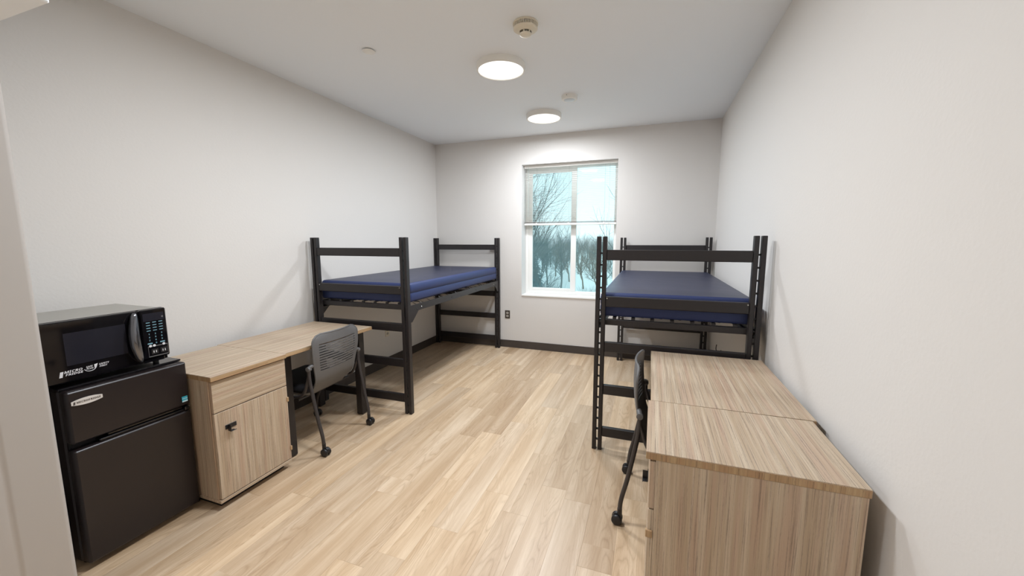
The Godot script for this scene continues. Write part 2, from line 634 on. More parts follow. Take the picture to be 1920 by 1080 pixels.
func build_window() -> void:
	var w := Node3D.new()
	w.name = "window_1"
	add_child(w)
	w.set_meta("kind", "structure")
	w.set_meta("label", "white sliding window with two tall panes")
	var zf := -0.175
	# plaster lining of the opening
	var st := mb()
	span(st, Vector3(WX0, WY0, -WALL_T), Vector3(WX0 + 0.004, WY1, 0.0), 0.0)
	span(st, Vector3(WX1 - 0.004, WY0, -WALL_T), Vector3(WX1, WY1, 0.0), 0.0)
	span(st, Vector3(WX0 + 0.004, WY1 - 0.004, -WALL_T), Vector3(WX1 - 0.004, WY1, 0.0), 0.0)
	part("lining", st, M.reveal, w)
	st = mb()
	span(st, Vector3(WX0 + 0.004, WY0, -WALL_T), Vector3(WX1 - 0.004, WY0 + 0.022, 0.012), 0.004)
	part("sill", st, M.white_vinyl, w)
	var x0 := WX0 + 0.004
	var x1 := WX1 - 0.004
	var y0 := WY0 + 0.022
	var y1 := WY1 - 0.004
	var fw := 0.042
	st = mb()
	span(st, Vector3(x0, y0, zf - 0.07), Vector3(x0 + fw, y1, zf), 0.003)
	span(st, Vector3(x1 - fw, y0, zf - 0.07), Vector3(x1, y1, zf), 0.003)
	span(st, Vector3(x0 + fw, y0, zf - 0.07), Vector3(x1 - fw, y0 + fw, zf), 0.003)
	span(st, Vector3(x0 + fw, y1 - fw, zf - 0.07), Vector3(x1 - fw, y1, zf), 0.003)
	part("window_frame", st, M.white_vinyl, w)
	# left sash slides in front of the fixed pane
	var sx0 := x0 + fw
	var sx1 := 1.925
	var sy0 := y0 + fw
	var sy1 := y1 - fw
	var sw := 0.048
	st = mb()
	var sz := zf - 0.008
	span(st, Vector3(sx0, sy0, sz - 0.03), Vector3(sx0 + sw, sy1, sz), 0.003)
	span(st, Vector3(sx1 - 0.068, sy0, sz - 0.03), Vector3(sx1, sy1, sz), 0.003)
	span(st, Vector3(sx0 + sw, sy0, sz - 0.03), Vector3(sx1 - 0.068, sy0 + sw - 0.012, sz), 0.003)
	span(st, Vector3(sx0 + sw, sy1 - sw, sz - 0.03), Vector3(sx1 - 0.068, sy1, sz), 0.003)
	var sash := part("sash", st, M.white_vinyl, w)
	st = mb()
	quad(st, Vector3(sx0 + sw, sy0 + sw - 0.012, sz - 0.015), Vector3(sx1 - 0.068, sy0 + sw - 0.012, sz - 0.015), Vector3(sx1 - 0.068, sy1 - sw, sz - 0.015), Vector3(sx0 + sw, sy1 - sw, sz - 0.015), Vector3(0, 0, 1))
	part("pane", st, M.glass, sash)
	st = mb()
	quad(st, Vector3(sx0, sy0, zf - 0.064), Vector3(sx1 - 0.03, sy0, zf - 0.064), Vector3(sx1 - 0.03, sy1, zf - 0.064), Vector3(sx0, sy1, zf - 0.064), Vector3(0, 0, 1))
	var scr := part("insect_screen", st, M.screen, w)
	scr.set_meta("label", "fine dark insect screen outside the left pane")
	st = mb()
	quad(st, Vector3(sx1 - 0.03, sy0, zf - 0.05), Vector3(x1 - fw, sy0, zf - 0.05), Vector3(x1 - fw, sy1, zf - 0.05), Vector3(sx1 - 0.03, sy1, zf - 0.05), Vector3(0, 0, 1))
	part("pane", st, M.glass, w)

	# raised mini blind covering the upper half
	var bz := -0.09
	var b := thing("window_blind", "white mini blind with thin slats lowered over the upper half of the window", "blind", Vector3((WX0 + WX1) * 0.5, 0, bz))
	var half := (WX1 - WX0) * 0.5 - 0.012
	st = mb()
	cb(st, Vector3(0, 2.378, 0), Vector3(half * 2.0, 0.034, 0.034), 0.003)
	part("head_rail", st, M.blind, b)
	# one slightly bowed slat, reused
	st = mb()
	var segs := 4
	for i in segs:
		var a0 := -0.0125 + 0.025 * i / segs
		var a1 := -0.0125 + 0.025 * (i + 1) / segs
		var ya := 0.0016 * (1.0 - pow(a0 / 0.0125, 2.0)) - a0 * 0.08
		var yb := 0.0016 * (1.0 - pow(a1 / 0.0125, 2.0)) - a1 * 0.08
		for s in [0.0, -0.0005]:
			quad(st, Vector3(-half, ya + s, a0), Vector3(half, ya + s, a0), Vector3(half, yb + s, a1), Vector3(-half, yb + s, a1), Vector3(0, 1 if s == 0.0 else -1, 0))
	var slat_mesh := st.commit()
	var n := 32
	for i in n:
		var o := MeshInstance3D.new()
		o.name = "slat"
		o.mesh = slat_mesh
		o.material_override = M.blind
		o.position = Vector3(0, 1.688 + i * (2.352 - 1.688) / (n - 1), 0)
		b.add_child(o, true)
	st = mb()
	for i in 7:
		cb(st, Vector3(0, 1.664 + i * 0.0027, 0), Vector3(half * 2.0, 0.0009, 0.025), 0.0)
	var stack := part("slat_stack", st, M.blind_rail, b)
	stack.set_meta("kind", "stuff")
	st = mb()
	cb(st, Vector3(0, 1.648, 0), Vector3(half * 2.0, 0.024, 0.027), 0.004)
	part("bottom_rail", st, M.blind, b)
	for x in [-0.42, 0.0, 0.44]:
		st = mb()
		cb(st, Vector3(x, 1.655, 0.0145), Vector3(0.018, 0.026, 0.004), 0.001)
		part("clip", st, M.white_vinyl, b)
		st = mb()
		for s in [-0.0128, 0.0128]:
			tube(st, [Vector3(x, 1.65, s), Vector3(x, 2.36, s)], 0.0008, 4, false)
		part("ladder_cord", st, M.cord, b)
	st = mb()
	tube(st, [Vector3(-half + 0.06, 2.37, 0.02), Vector3(-half + 0.062, 1.75, 0.022)], 0.0035, 6)
	part("tilt_wand", st, M.glass, b)
	st = mb()
	tube(st, [Vector3(half - 0.09, 2.37, 0.02), Vector3(half - 0.088, 1.35, 0.022)], 0.0014, 5)
	part("pull_cord", st, M.cord, b)

# ---------------------------------------------------------------- ceiling
func ceiling_lamp(x: float, z: float, label: String) -> void:
	var t := thing("ceiling_lamp", label, "ceiling lamp", Vector3(x, ROOM_H, z), 0.0, "round flush ceiling lamps")
	var st := mb()
	sweep(st, circle_outline(48), [Vector2(0.180, 0.0), Vector2(0.180, -0.040), Vector2(0.176, -0.046), Vector2(0.168, -0.046), Vector2(0.166, -0.040)], Transform3D(), false, false)
	part("rim", st, M.fixture, t)
	st = mb()
	sweep(st, circle_outline(48), [Vector2(0.166, -0.040), Vector2(0.12, -0.043), Vector2(0.0, -0.045)], Transform3D(), false, false)
	part("diffuser", st, M.glow, t)
	var l := AreaLight3D.new()
	l.name = "lamp_light"
	l.area_size = Vector2(0.24, 0.24)
	l.light_color = LAMP_COLOR
	l.light_energy = LAMP_ENERGY
	l.shadow_enabled = true
	l.set("area_range", 12.0)
	l.set("area_attenuation", 2.0)
	l.rotation.x = -PI / 2
	l.position = Vector3(0, -0.052, 0)
	t.add_child(l)

const LAMP_ENERGY := 3.08
const LAMP_COLOR := Color(0.948, 0.972, 1.0)

func build_ceiling_fixtures() -> void:
	ceiling_lamp(1.735, 1.99, "round white ceiling lamp nearer the smoke detector, larger in view")
	ceiling_lamp(1.738, 0.76, "round white ceiling lamp nearest the window wall")
	ceiling_lamp(1.745, 3.22, "round white ceiling lamp nearest the viewpoint, above the picture")
	ceiling_lamp(0.42, 5.2, "round white ceiling lamp in the entry behind the viewpoint")
	# smoke detector
	var t := thing("smoke_detector", "cream round smoke detector with slotted rim on ceiling", "smoke detector", Vector3(2.075, ROOM_H, 2.46))
	var st := mb()
	sweep(st, circle_outline(40), [Vector2(0.074, 0.0), Vector2(0.076, -0.004), Vector2(0.076, -0.010), Vector2(0.070, -0.011)], Transform3D(), false, false)
	part("base_plate", st, M.ivory, t)
	st = mb()
	sweep(st, circle_outline(40), [Vector2(0.040, -0.004), Vector2(0.040, -0.036)], Transform3D(), false, false)
	part("vent_core", st, M.ivory, t)
	st = mb()
	for k in 44:
		var a := TAU * k / 44.0
		cb(st, Vector3(0.069, -0.021, 0), Vector3(0.007, 0.024, 0.0052), 0.0008, -1, Transform3D(Basis(Vector3.UP, a), Vector3.ZERO))
	var fins := part("vent_fin", st, M.ivory, t)
	fins.set_meta("kind", "stuff")
	st = mb()
	sweep(st, circle_outline(40), [Vector2(0.060, -0.031), Vector2(0.073, -0.031), Vector2(0.072, -0.036), Vector2(0.060, -0.042), Vector2(0.042, -0.046), Vector2(0.037, -0.050)], Transform3D(), false, false)
	part("cover", st, M.ivory, t)
	st = mb()
	sweep(st, circle_outline(32), [Vector2(0.014, -0.036), Vector2(0.014, -0.062)], Transform3D(), false, false)
	part("chamber", st, M.ivory, t)
	st = mb()
	for k in 6:
		var a := TAU * (k + 0.5) / 6.0
		cb(st, Vector3(0.0335, -0.056, 0), Vector3(0.005, 0.014, 0.008), 0.001, -1, Transform3D(Basis(Vector3.UP, a), Vector3.ZERO))
	sweep(st, circle_outline(32), [Vector2(0.035, -0.060), Vector2(0.036, -0.062), Vector2(0.034, -0.068), Vector2(0.024, -0.071), Vector2(0.0, -0.072)], Transform3D(), true, false)
	part("cap", st, M.ivory, t)
	for s in [[-0.010, "L"], [0.002, "0"], [0.010, "M"]]:
		st = mb()
		cb(st, Vector3(s[0], -0.0405, -0.061), Vector3(0.006 if s[1] != "L" else 0.003, 0.004, 0.004), 0.0005)
		part("marking", st, M.vent_dark, t)
	# occupancy sensor
	t = thing("ceiling_sensor", "small white round ceiling sensor with pale lens between lamps", "sensor", Vector3(2.09, ROOM_H, 1.19))
	st = mb()
	sweep(st, circle_outline(36), [Vector2(0.073, 0.0), Vector2(0.071, -0.030), Vector2(0.066, -0.035), Vector2(0.050, -0.036)], Transform3D(), false, false)
	part("housing", st, M.fixture, t)
	st = mb()
	sweep(st, circle_outline(36), [Vector2(0.050, -0.035), Vector2(0.040, -0.041), Vector2(0.02, -0.044), Vector2(0.0, -0.045)], Transform3D(), false, false)
	part("lens", st, M.lens, t)
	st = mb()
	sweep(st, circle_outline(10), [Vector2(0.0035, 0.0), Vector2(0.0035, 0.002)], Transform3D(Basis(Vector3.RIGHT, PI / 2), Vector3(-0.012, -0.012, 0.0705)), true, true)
	part("screw", st, M.black_plastic, t)  # black disc, not a fastener: paints the shade inside a tiny hole
	# sprinkler cover plate
	st = mb()
	sweep(st, circle_outline(32), [Vector2(0.030, 0.0), Vector2(0.030, -0.006), Vector2(0.042, -0.007), Vector2(0.042, -0.009), Vector2(0.038, -0.011), Vector2(0.0, -0.012)], Transform3D(), false, false)
	var o := part("sprinkler_cover", st, M.fixture, self)
	o.position = Vector3(0.965, ROOM_H, 2.50)
	tag(o, "small white disc sprinkler cover on the ceiling near the left wall", "sprinkler cover")

# ---------------------------------------------------------------- beds
const BED_W := 0.965
const BED_L := 2.16

func make_bed(label: String) -> Node3D:
	var t := thing("loft_bed_frame", label, "bed frame", Vector3.ZERO, 0.0, "black metal loft bed frames")
	var hw := BED_W * 0.5
	var hl := BED_L * 0.5
	var pd := 0.042
	var post_h := 1.475
	for sx in [-1.0, 1.0]:
		for sz in [-1.0, 1.0]:
			var st := mb()
			var cx: float = sx * (hw - 0.0325)
			var cz: float = sz * (hl - pd * 0.5)
			for k in [-1.0, 1.0]:
				cb(st, Vector3(cx + k * 0.0195, post_h * 0.5, cz), Vector3(0.026, post_h, pd), 0.003)
			var p := part("post", st, M.black_steel, t)
			st = mb()
			var y := 0.07
			while y < post_h - 0.04:
				cb(st, Vector3(cx, y, cz), Vector3(0.014, 0.011, 0.016), 0.002)
				y += 0.0762
			var pins := part("pin", st, M.black_steel, p)
			pins.set_meta("kind", "stuff")
	for sz in [-1.0, 1.0]:
		for top in [1.388, 1.080, 0.772, 0.472, 0.168]:
			var st := mb()
			var z: float = sz * (hl - 0.017)
			cb(st, Vector3(0, top - 0.034, z), Vector3(BED_W - 0.130, 0.068, 0.028), 0.004)
			var r := part("cross_rail", st, M.black_steel, t)
			if top == 1.080:
				for sx in [-1.0, 1.0]:
					st = mb()
					sweep(st, circle_outline(10), [Vector2(0.005, 0.0), Vector2(0.004, 0.004), Vector2(0.0, 0.005)], Transform3D(Basis(Vector3.RIGHT, PI / 2 * sz), Vector3(sx * (hw - 0.075), top - 0.012, z + sz * 0.014)), false, false)
					part("bolt", st, M.zinc, r)
	# mattress deck: angle-iron side rails with gussets, end rails, straps
	for sx in [-1.0, 1.0]:
		var st := mb()
		var x: float = sx * (hw - 0.012)
		cb(st, Vector3(x, 0.888, 0), Vector3(0.005, 0.058, BED_L - 0.086), 0.001)
		cb(st, Vector3(x - sx * 0.018, 0.861, 0), Vector3(0.036, 0.004, BED_L - 0.086), 0.001)
		for sz in [-1.0, 1.0]:
			var zz: float = sz * (hl - 0.043)
			var poly := PackedVector2Array([Vector2(0, 0.915), Vector2(-0.19, 0.915), Vector2(-0.19, 0.86), Vector2(-0.13, 0.86), Vector2(-0.03, 0.775), Vector2(0, 0.775)])
			var bs := Basis(Vector3(0, 0, sz), Vector3.UP, Vector3(sx, 0, 0))
			prism(st, poly, 0.005, Transform3D(bs, Vector3(x, 0, zz)))
		var rail := part("side_rail", st, M.black_steel, t)
		for zz in [-0.93, -0.86, -0.3, 0.3, 0.86, 0.93]:
			st = mb()
			sweep(st, circle_outline(10), [Vector2(0.0055, 0.0), Vector2(0.004, 0.004), Vector2(0.0, 0.005)], Transform3D(Basis(Vector3.FORWARD, sx * PI / 2), Vector3(x + sx * 0.003, 0.885 if absf(zz) < 0.9 else 0.872, zz)), false, false)
			part("bolt", st, M.zinc if absf(zz) == 0.86 else M.gasket, rail)
	for sz in [-1.0, 1.0]:
		var st := mb()
		cb(st, Vector3(0, 0.9, sz * (hl - 0.06)), Vector3(BED_W - 0.03, 0.04, 0.03), 0.003)
		part("deck_end_rail", st, M.black_steel, t)
	for i in 7:
		var st := mb()
		var x := -0.36 + 0.12 * i
		cb(st, Vector3(x, 0.933, 0), Vector3(0.024, 0.006, BED_L - 0.12), 0.001)
		for sz in [-1.0, 1.0]:
			cb(st, Vector3(x, 0.925, sz * (hl - 0.062)), Vector3(0.024, 0.016, 0.012), 0.001)
		part("deck_strap", st, M.black_steel, t)
	for j in 6:
		var st := mb()
		cb(st, Vector3(0, 0.926, -0.85 + 0.34 * j), Vector3(BED_W - 0.08, 0.005, 0.02), 0.001)
		for sx in [-1.0, 1.0]:
			tube(st, [Vector3(sx * 0.44, 0.926, -0.85 + 0.34 * j), Vector3(sx * 0.468, 0.905, -0.85 + 0.34 * j)], 0.004, 5)
		part("cross_strap", st, M.black_steel, t)
	var st := mb()
	for j in 6:
		for i in 6:
			var c := Vector3(-0.30 + 0.12 * i, 0.917, -0.85 + 0.34 * j)
			var loop := []
			for k in 9:
				var a := TAU * k / 8.0
				loop.append(c + Vector3(0.019 * cos(a), 0.010 * sin(a), 0.006 * sin(a * 2.0)))
			tube(st, loop, 0.0018, 4, false)
	for sx in [-1.0, 1.0]:
		for j in 17:
			var c := Vector3(sx * 0.452, 0.922, -0.92 + 0.115 * j)
			var zig := []
			for k in 7:
				zig.append(c + Vector3(sx * (-0.02 + 0.006 * k), 0.006 * (1.0 if k % 2 == 0 else -1.0) - 0.002 * k, 0.012 * (1.0 if k % 2 == 0 else -1.0)))
			tube(st, zig, 0.0018, 4, false)
	var sp := part("spring_wire", st, M.black_steel, t)
	sp.set_meta("kind", "stuff")
	return t

func make_mattress(label: String) -> Node3D:
	var t := thing("mattress", label, "mattress", Vector3.ZERO, 0.0, "navy blue vinyl mattresses")
	var nz := noise(31, 1.0, 2)
	var out := rrect_outline(0.46, 1.02, 0.035, 6, 70)
	var rip := func(i: int, k: int) -> float:
		var w: Vector2 = out[k][0]
		var s := w.x + w.y
		return (0.0030 * nz.get_noise_1d(s * 26.0) + 0.0030 * nz.get_noise_1d(s * 9.0 + 50.0)) * (1.0 if i in [2, 3] else 0.35)
	var st := mb()
	sweep(st, out, [Vector2(-0.020, 0.0), Vector2(-0.006, 0.004), Vector2(0.0, 0.02), Vector2(0.001, 0.06), Vector2(-0.003, 0.078)], Transform3D(), true, false, rip)
	part("lower_border", st, M.navy_side, t)
	st = mb()
	var rip2 := func(i: int, k: int) -> float:
		var w: Vector2 = out[k][0]
		return 0.0022 * nz.get_noise_1d((w.x + w.y) * 14.0 + 200.0) * (1.0 if i in [1, 2] else 0.3)
	sweep(st, out, [Vector2(-0.004, 0.078), Vector2(0.0, 0.082), Vector2(0.001, 0.125), Vector2(-0.003, 0.145), Vector2(-0.010, 0.155), Vector2(-0.022, 0.161)], Transform3D(), false, false, rip2)
	part("upper_border", st, M.navy_side, t)
	st = mb()
	# top panel, faintly uneven
	var nx := 12
	var ny := 24
	var P := func(i: int, j: int) -> Vector3:
		var u := -1.0 + 2.0 * i / nx
		var v := -1.0 + 2.0 * j / ny
		var edge: float = minf(1.0, 6.0 * (1.0 - maxf(absf(u), absf(v))))
		return Vector3(u * 0.44, 0.1605 + edge * (0.006 + 0.003 * nz.get_noise_2d(u * 3.0, v * 7.0)), v * 1.0)
	for i in nx:
		for j in ny:
			var q := [P.call(i, j), P.call(i + 1, j), P.call(i + 1, j + 1), P.call(i, j + 1)]
			st.set_smooth_group(0)
			for k in [0, 1, 2, 0, 2, 3]:
				st.set_uv(Vector2.ZERO)
				st.add_vertex(q[k])
	st.generate_normals()
	part("top_panel", st, M.navy, t)
	return t

func build_beds() -> void:
	var b := make_bed("black metal loft bed frame beside the long left wall")
	b.position = Vector3(0.5035, 0, 1.14)
	b.rotation.y = 0.0185
	var m := make_mattress("navy blue mattress on the loft bed by the left wall")
	m.position = Vector3(0.5035, 0.937, 1.14)
	m.rotation.y = 0.0185
	var b2 := b.duplicate()
	b2.name = numbered("loft_bed_frame")
	add_child(b2)
	b2.position = Vector3(2.983, 0, 1.165)
	b2.rotation.y = 0.0
	b2.set_meta("label", "black metal loft bed frame beside the right wall, partly before the window")
	var m2 := m.duplicate()
	m2.name = numbered("mattress")
	add_child(m2)
	m2.position = Vector3(2.983, 0.937, 1.165)
	m2.rotation.y = 0.0
	m2.set_meta("label", "navy blue mattress on the loft bed by the right wall")

# ---------------------------------------------------------------- desks
func make_pedestal(label: String) -> Node3D:
	# front faces +x; z = -0.223 .. 0.223
	var t := thing("pedestal_cabinet", label, "cabinet", Vector3.ZERO, 0.0, "wood laminate desk cabinets")
	var st := mb()
	span(st, Vector3(-0.288, 0.058, 0.2025), Vector3(0.282, 0.724, 0.2205), 0.001, 1, Vector2(0.13, 0.2))
	part("side_panel", st, M.laminate, t)
	st = mb()
	span(st, Vector3(-0.288, 0.058, -0.2205), Vector3(0.282, 0.724, -0.2025), 0.001, 1, Vector2(0.53, 0.3))
	part("side_panel", st, M.laminate, t)
	st = mb()
	span(st, Vector3(-0.288, 0.058, -0.2020), Vector3(-0.273, 0.724, 0.2020), 0.001, 1)
	part("back_panel", st, M.laminate, t)
	st = mb()
	span(st, Vector3(-0.290, 0.040, -0.2225), Vector3(0.300, 0.0575, 0.2225), 0.001, 2, Vector2(0.3, 0))
	part("bottom_panel", st, M.laminate, t)
	st = mb()
	span(st, Vector3(-0.272, 0.0, -0.195), Vector3(0.255, 0.0395, 0.195), 0.001)
	part("plinth", st, M.gasket, t)
	st = mb()
	span(st, Vector3(0.2825, 0.548, -0.2205), Vector3(0.3005, 0.717, 0.2145), 0.0012, 2, Vector2(0.1, 0.5))
	part("drawer", st, M.laminate, t)
	st = mb()
	span(st, Vector3(0.2825, 0.062, -0.2205), Vector3(0.3005, 0.543, 0.2145), 0.0012, 1, Vector2(0.37, 0.5))
	var door := part("door", st, M.laminate, t)
	for y in [0.455, 0.130]:
		st = mb()
		span(st, Vector3(0.284, y - 0.014, -0.2260), Vector3(0.3065, y + 0.014, -0.2140), 0.002)
		part("hinge", st, M.edging, door)
	# lock hasp: plate, upright strap and a folded eye
	st = mb()
	span(st, Vector3(0.3007, 0.438, 0.105), Vector3(0.3035, 0.462, 0.165), 0.001)
	span(st, Vector3(0.3007, 0.426, 0.148), Vector3(0.324, 0.462, 0.151), 0.001)
	span(st, Vector3(0.321, 0.424, 0.120), Vector3(0.324, 0.4275, 0.151), 0.001)
	span(st, Vector3(0.3037, 0.424, 0.125), Vector3(0.324, 0.427, 0.151), 0.001)
	part("hasp", st, M.black_plastic, door)
	st = mb()
	span(st, Vector3(-0.292, 0.7245, -0.2230), Vector3(0.314, 0.7485, 0.2230), 0.0012, 2, Vector2(0.21, 0.1))
	var top := part("top", st, M.edging, t)
	st = mb()
	span(st, Vector3(-0.2915, 0.7475, -0.2225), Vector3(0.3135, 0.7515, 0.2225), 0.0008, 2, Vector2(0.11, 0.4))
	part("laminate_face", st, M.laminate, top)
	return t

func make_table(label: String) -> Node3D:
	var t := thing("desk", label, "desk", Vector3.ZERO, 0.0, "wood laminate desks with black legs")
	var hl := 0.405
	var st := mb()
	span(st, Vector3(-0.305, 0.7245, -hl), Vector3(0.305, 0.7485, hl), 0.0012, 2, Vector2(0.02, 0.3))
	var top := part("top", st, M.edging, t)
	st = mb()
	span(st, Vector3(-0.3045, 0.7475, -hl + 0.0005), Vector3(0.3045, 0.7515, hl - 0.0005), 0.0008, 2, Vector2(0.45, 0.62))
	part("laminate_face", st, M.laminate, top)
	for z in [-0.375, 0.318]:
		for x in [0.190, -0.262]:
			st = mb()
			cb(st, Vector3(x, 0.365, z), Vector3(0.058, 0.718, 0.058), 0.003)
			var leg := part("leg", st, M.desk_steel, t)
			st = mb()
			sweep(st, circle_outline(16), [Vector2(0.018, 0.0), Vector2(0.018, 0.006)], Transform3D(Basis(), Vector3(x, 0.0, z)), true, false)
			part("foot", st, M.zinc, leg)
		st = mb()
		cb(st, Vector3(-0.036, 0.702, z), Vector3(0.392, 0.04, 0.045), 0.003)
		part("top_rail", st, M.desk_steel, t)
	st = mb()
	cb(st, Vector3(-0.262, 0.702, -0.0375), Vector3(0.03, 0.04, 0.616), 0.003)
	part("back_rail", st, M.desk_steel, t)
	return t

func build_desks() -> void:
	var c := make_pedestal("wood laminate cabinet with drawer and door beside the black refrigerator")
	c.position = Vector3(0.406, 0, 3.325)
	var c2 := c.duplicate()
	c2.name = numbered("pedestal_cabinet")
	add_child(c2)
	c2.position = Vector3(3.163, 0, 3.323)
	c2.rotation.y = PI - 0.008
	c2.set_meta("label", "wood laminate cabinet in the right foreground, its plain side facing us")
	var d := make_table("wood laminate desk on black legs between left cabinet and loft bed")
	d.position = Vector3(0.402, 0, 2.6955)
	var d2 := d.duplicate()
	d2.name = numbered("desk")
	add_child(d2)
	d2.position = Vector3(3.167, 0, 2.691)
	d2.rotation.y = PI
	d2.set_meta("label", "wood laminate desk against the right wall behind the foreground cabinet")

# ---------------------------------------------------------------- chairs
func make_chair(label: String) -> Node3D:
	# faces -x
	var t := thing("nesting_chair", label, "chair", Vector3.ZERO, 0.0, "grey slotted-back nesting chairs on castors")
	var H0 := 0.40
	var surf := func(u: float, v: float) -> Vector3:
		# u -1..1 across (z), v 0..1 up
		var y := H0 + v * 0.42
		var hwid := 0.178 + 0.042 * smoothstep(0.05, 0.75, v)
		if v > 0.86:
			hwid -= 0.055 * pow((v - 0.86) / 0.14, 2.2)
		if v < 0.1:
			hwid -= 0.03 * pow((0.1 - v) / 0.1, 2.0)
		var x := 0.235 - 0.10 * (v - 0.8) * (v - 0.8) - 0.05 * pow(maxf(0.0, 0.28 - v) / 0.28, 2.0)
		x -= 0.026 * u * u * (0.35 + 0.65 * smoothstep(0.0, 0.5, v))
		return Vector3(x, y, u * hwid)
	var us := []
	for i in 15:
		us.append([-1.0, -0.9, -0.80, -0.7, -0.5, -0.3, -0.1, 0.1, 0.3, 0.5, 0.7, 0.80, 0.9, 0.96, 1.0][i])
	us[0] = -1.0
	var vs := [0.0, 0.03, 0.07, 0.12, 0.18, 0.25, 0.31, 0.36]
	var slots := []
	var v0 := 0.39
	for i in 11:
		slots.append(vs.size() - 1 + 1)
		vs.append(v0)
		vs.append(v0 + 0.0165)
		v0 += 0.0436
	vs.append_array([0.875, 0.90, 0.93, 0.96, 0.985, 1.0])
	var solid := func(i: int, j: int) -> bool:
		return not (j in slots and i >= 2 and i <= 10)
	var st := mb()
	sheet(st, us, vs, surf, solid, 0.007)
	part("backrest", st, M.grey_plastic, t)
	# raised rim around the shell
	st = mb()
	var path := []
	for i in 22:
		path.append(surf.call(-1.0, 0.12 + 0.86 * i / 21.0))
	for i in range(1, 20):
		path.append(surf.call(-1.0 + 2.0 * i / 20.0, 1.0))
	for i in 22:
		path.append(surf.call(1.0, 0.98 - 0.86 * i / 21.0))
	tube(st, path, 0.0065, 8)
	part("back_rim", st, M.grey_plastic, t)
	# seat
	st = mb()
	sweep(st, rrect_outline(0.215, 0.215, 0.06, 6), [Vector2(-0.05, 0.398), Vector2(-0.012, 0.402), Vector2(0.0, 0.416), Vector2(0.0, 0.432), Vector2(-0.010, 0.446), Vector2(-0.030, 0.455), Vector2(-0.055, 0.457)], Transform3D(Basis(), Vector3(-0.085, 0, 0)), true, true)
	part("seat", st, M.black_fabric, t)
	st = mb()
	sweep(st, rrect_outline(0.20, 0.20, 0.06, 6), [Vector2(-0.06, 0.372), Vector2(-0.01, 0.380), Vector2(0.004, 0.400)], Transform3D(Basis(), Vector3(-0.085, 0, 0)), true, true)
	part("seat_pan", st, M.grey_plastic, t)
	for s in [-1.0, 1.0]:
		# pivot bracket
		st = mb()
		tube(st, curve([Vector3(0.196, 0.612, s * 0.196), Vector3(0.193, 0.614, s * 0.225), Vector3(0.188, 0.602, s * 0.243)], 4), [0.010, 0.010, 0.011, 0.012, 0.013, 0.014, 0.014, 0.014, 0.013], 10)
		sweep(st, circle_outline(14), [Vector2(0.0, -0.014), Vector2(0.016, -0.012), Vector2(0.016, 0.012), Vector2(0.0, 0.014)], Transform3D(Basis(Vector3.RIGHT, PI / 2), Vector3(0.188, 0.600, s * 0.243)), false, false)
		part("bracket", st, M.grey_plastic, t)
		# rear leg
		st = mb()
		tube(st, curve([Vector3(0.188, 0.60, s * 0.243), Vector3(0.189, 0.53, s * 0.243), Vector3(0.202, 0.44, s * 0.242), Vector3(0.235, 0.26, s * 0.240), Vector3(0.262, 0.14, s * 0.238), Vector3(0.268, 0.075, s * 0.236)], 5), 0.0115, 10)
		part("leg", st, M.chair_tube, t)
		# front leg
		st = mb()
		tube(st, curve([Vector3(0.188, 0.56, s * 0.243), Vector3(0.13, 0.42, s * 0.243), Vector3(0.03, 0.385, s * 0.242), Vector3(-0.12, 0.34, s * 0.240), Vector3(-0.22, 0.19, s * 0.238), Vector3(-0.247, 0.075, s * 0.236)], 5), 0.0105, 10)
		part("leg", st, M.chair_tube, t)
		for x in [0.268, -0.247]:
			st = mb()
			for k in [-1.0, 1.0]:
				sweep(st, circle_outline(20), [Vector2(0.0, -0.009), Vector2(0.022, -0.009), Vector2(0.027, -0.005), Vector2(0.027, 0.005), Vector2(0.022, 0.009), Vector2(0.0, 0.009)], Transform3D(Basis(Vector3.RIGHT, PI / 2), Vector3(x + 0.012, 0.027, s * 0.236 + k * 0.015)), false, false)
			sweep(st, circle_outline(20), [Vector2(0.0, -0.006), Vector2(0.024, -0.006), Vector2(0.024, 0.006), Vector2(0.0, 0.006)], Transform3D(Basis(Vector3.RIGHT, PI / 2), Vector3(x + 0.010, 0.034, s * 0.236)), false, false)
			tube(st, [Vector3(x, 0.035, s * 0.236), Vector3(x, 0.085, s * 0.236)], 0.0125, 10)
			part("castor", st, M.black_plastic, t)
	st = mb()
	tube(st, [Vector3(-0.10, 0.365, -0.24), Vector3(-0.10, 0.365, 0.24)], 0.009, 8)
	tube(st, [Vector3(0.08, 0.372, -0.243), Vector3(0.08, 0.372, 0.243)], 0.009, 8)
	part("seat_support", st, M.chair_tube, t)
	return t

func build_chairs() -> void:
	var a := make_chair("grey slotted-back castor chair tucked under the left desk, facing the wall")
	a.position = Vector3(0.522, 0, 2.708)
	a.rotation.y = 0.04
	var b := a.duplicate()
	b.name = numbered("nesting_chair")
	add_child(b)
	b.position = Vector3(3.016, 0, 2.705)
	b.rotation.y = PI - 0.045
	b.set_meta("label", "grey slotted-back castor chair tucked under the right desk, seen edge-on")

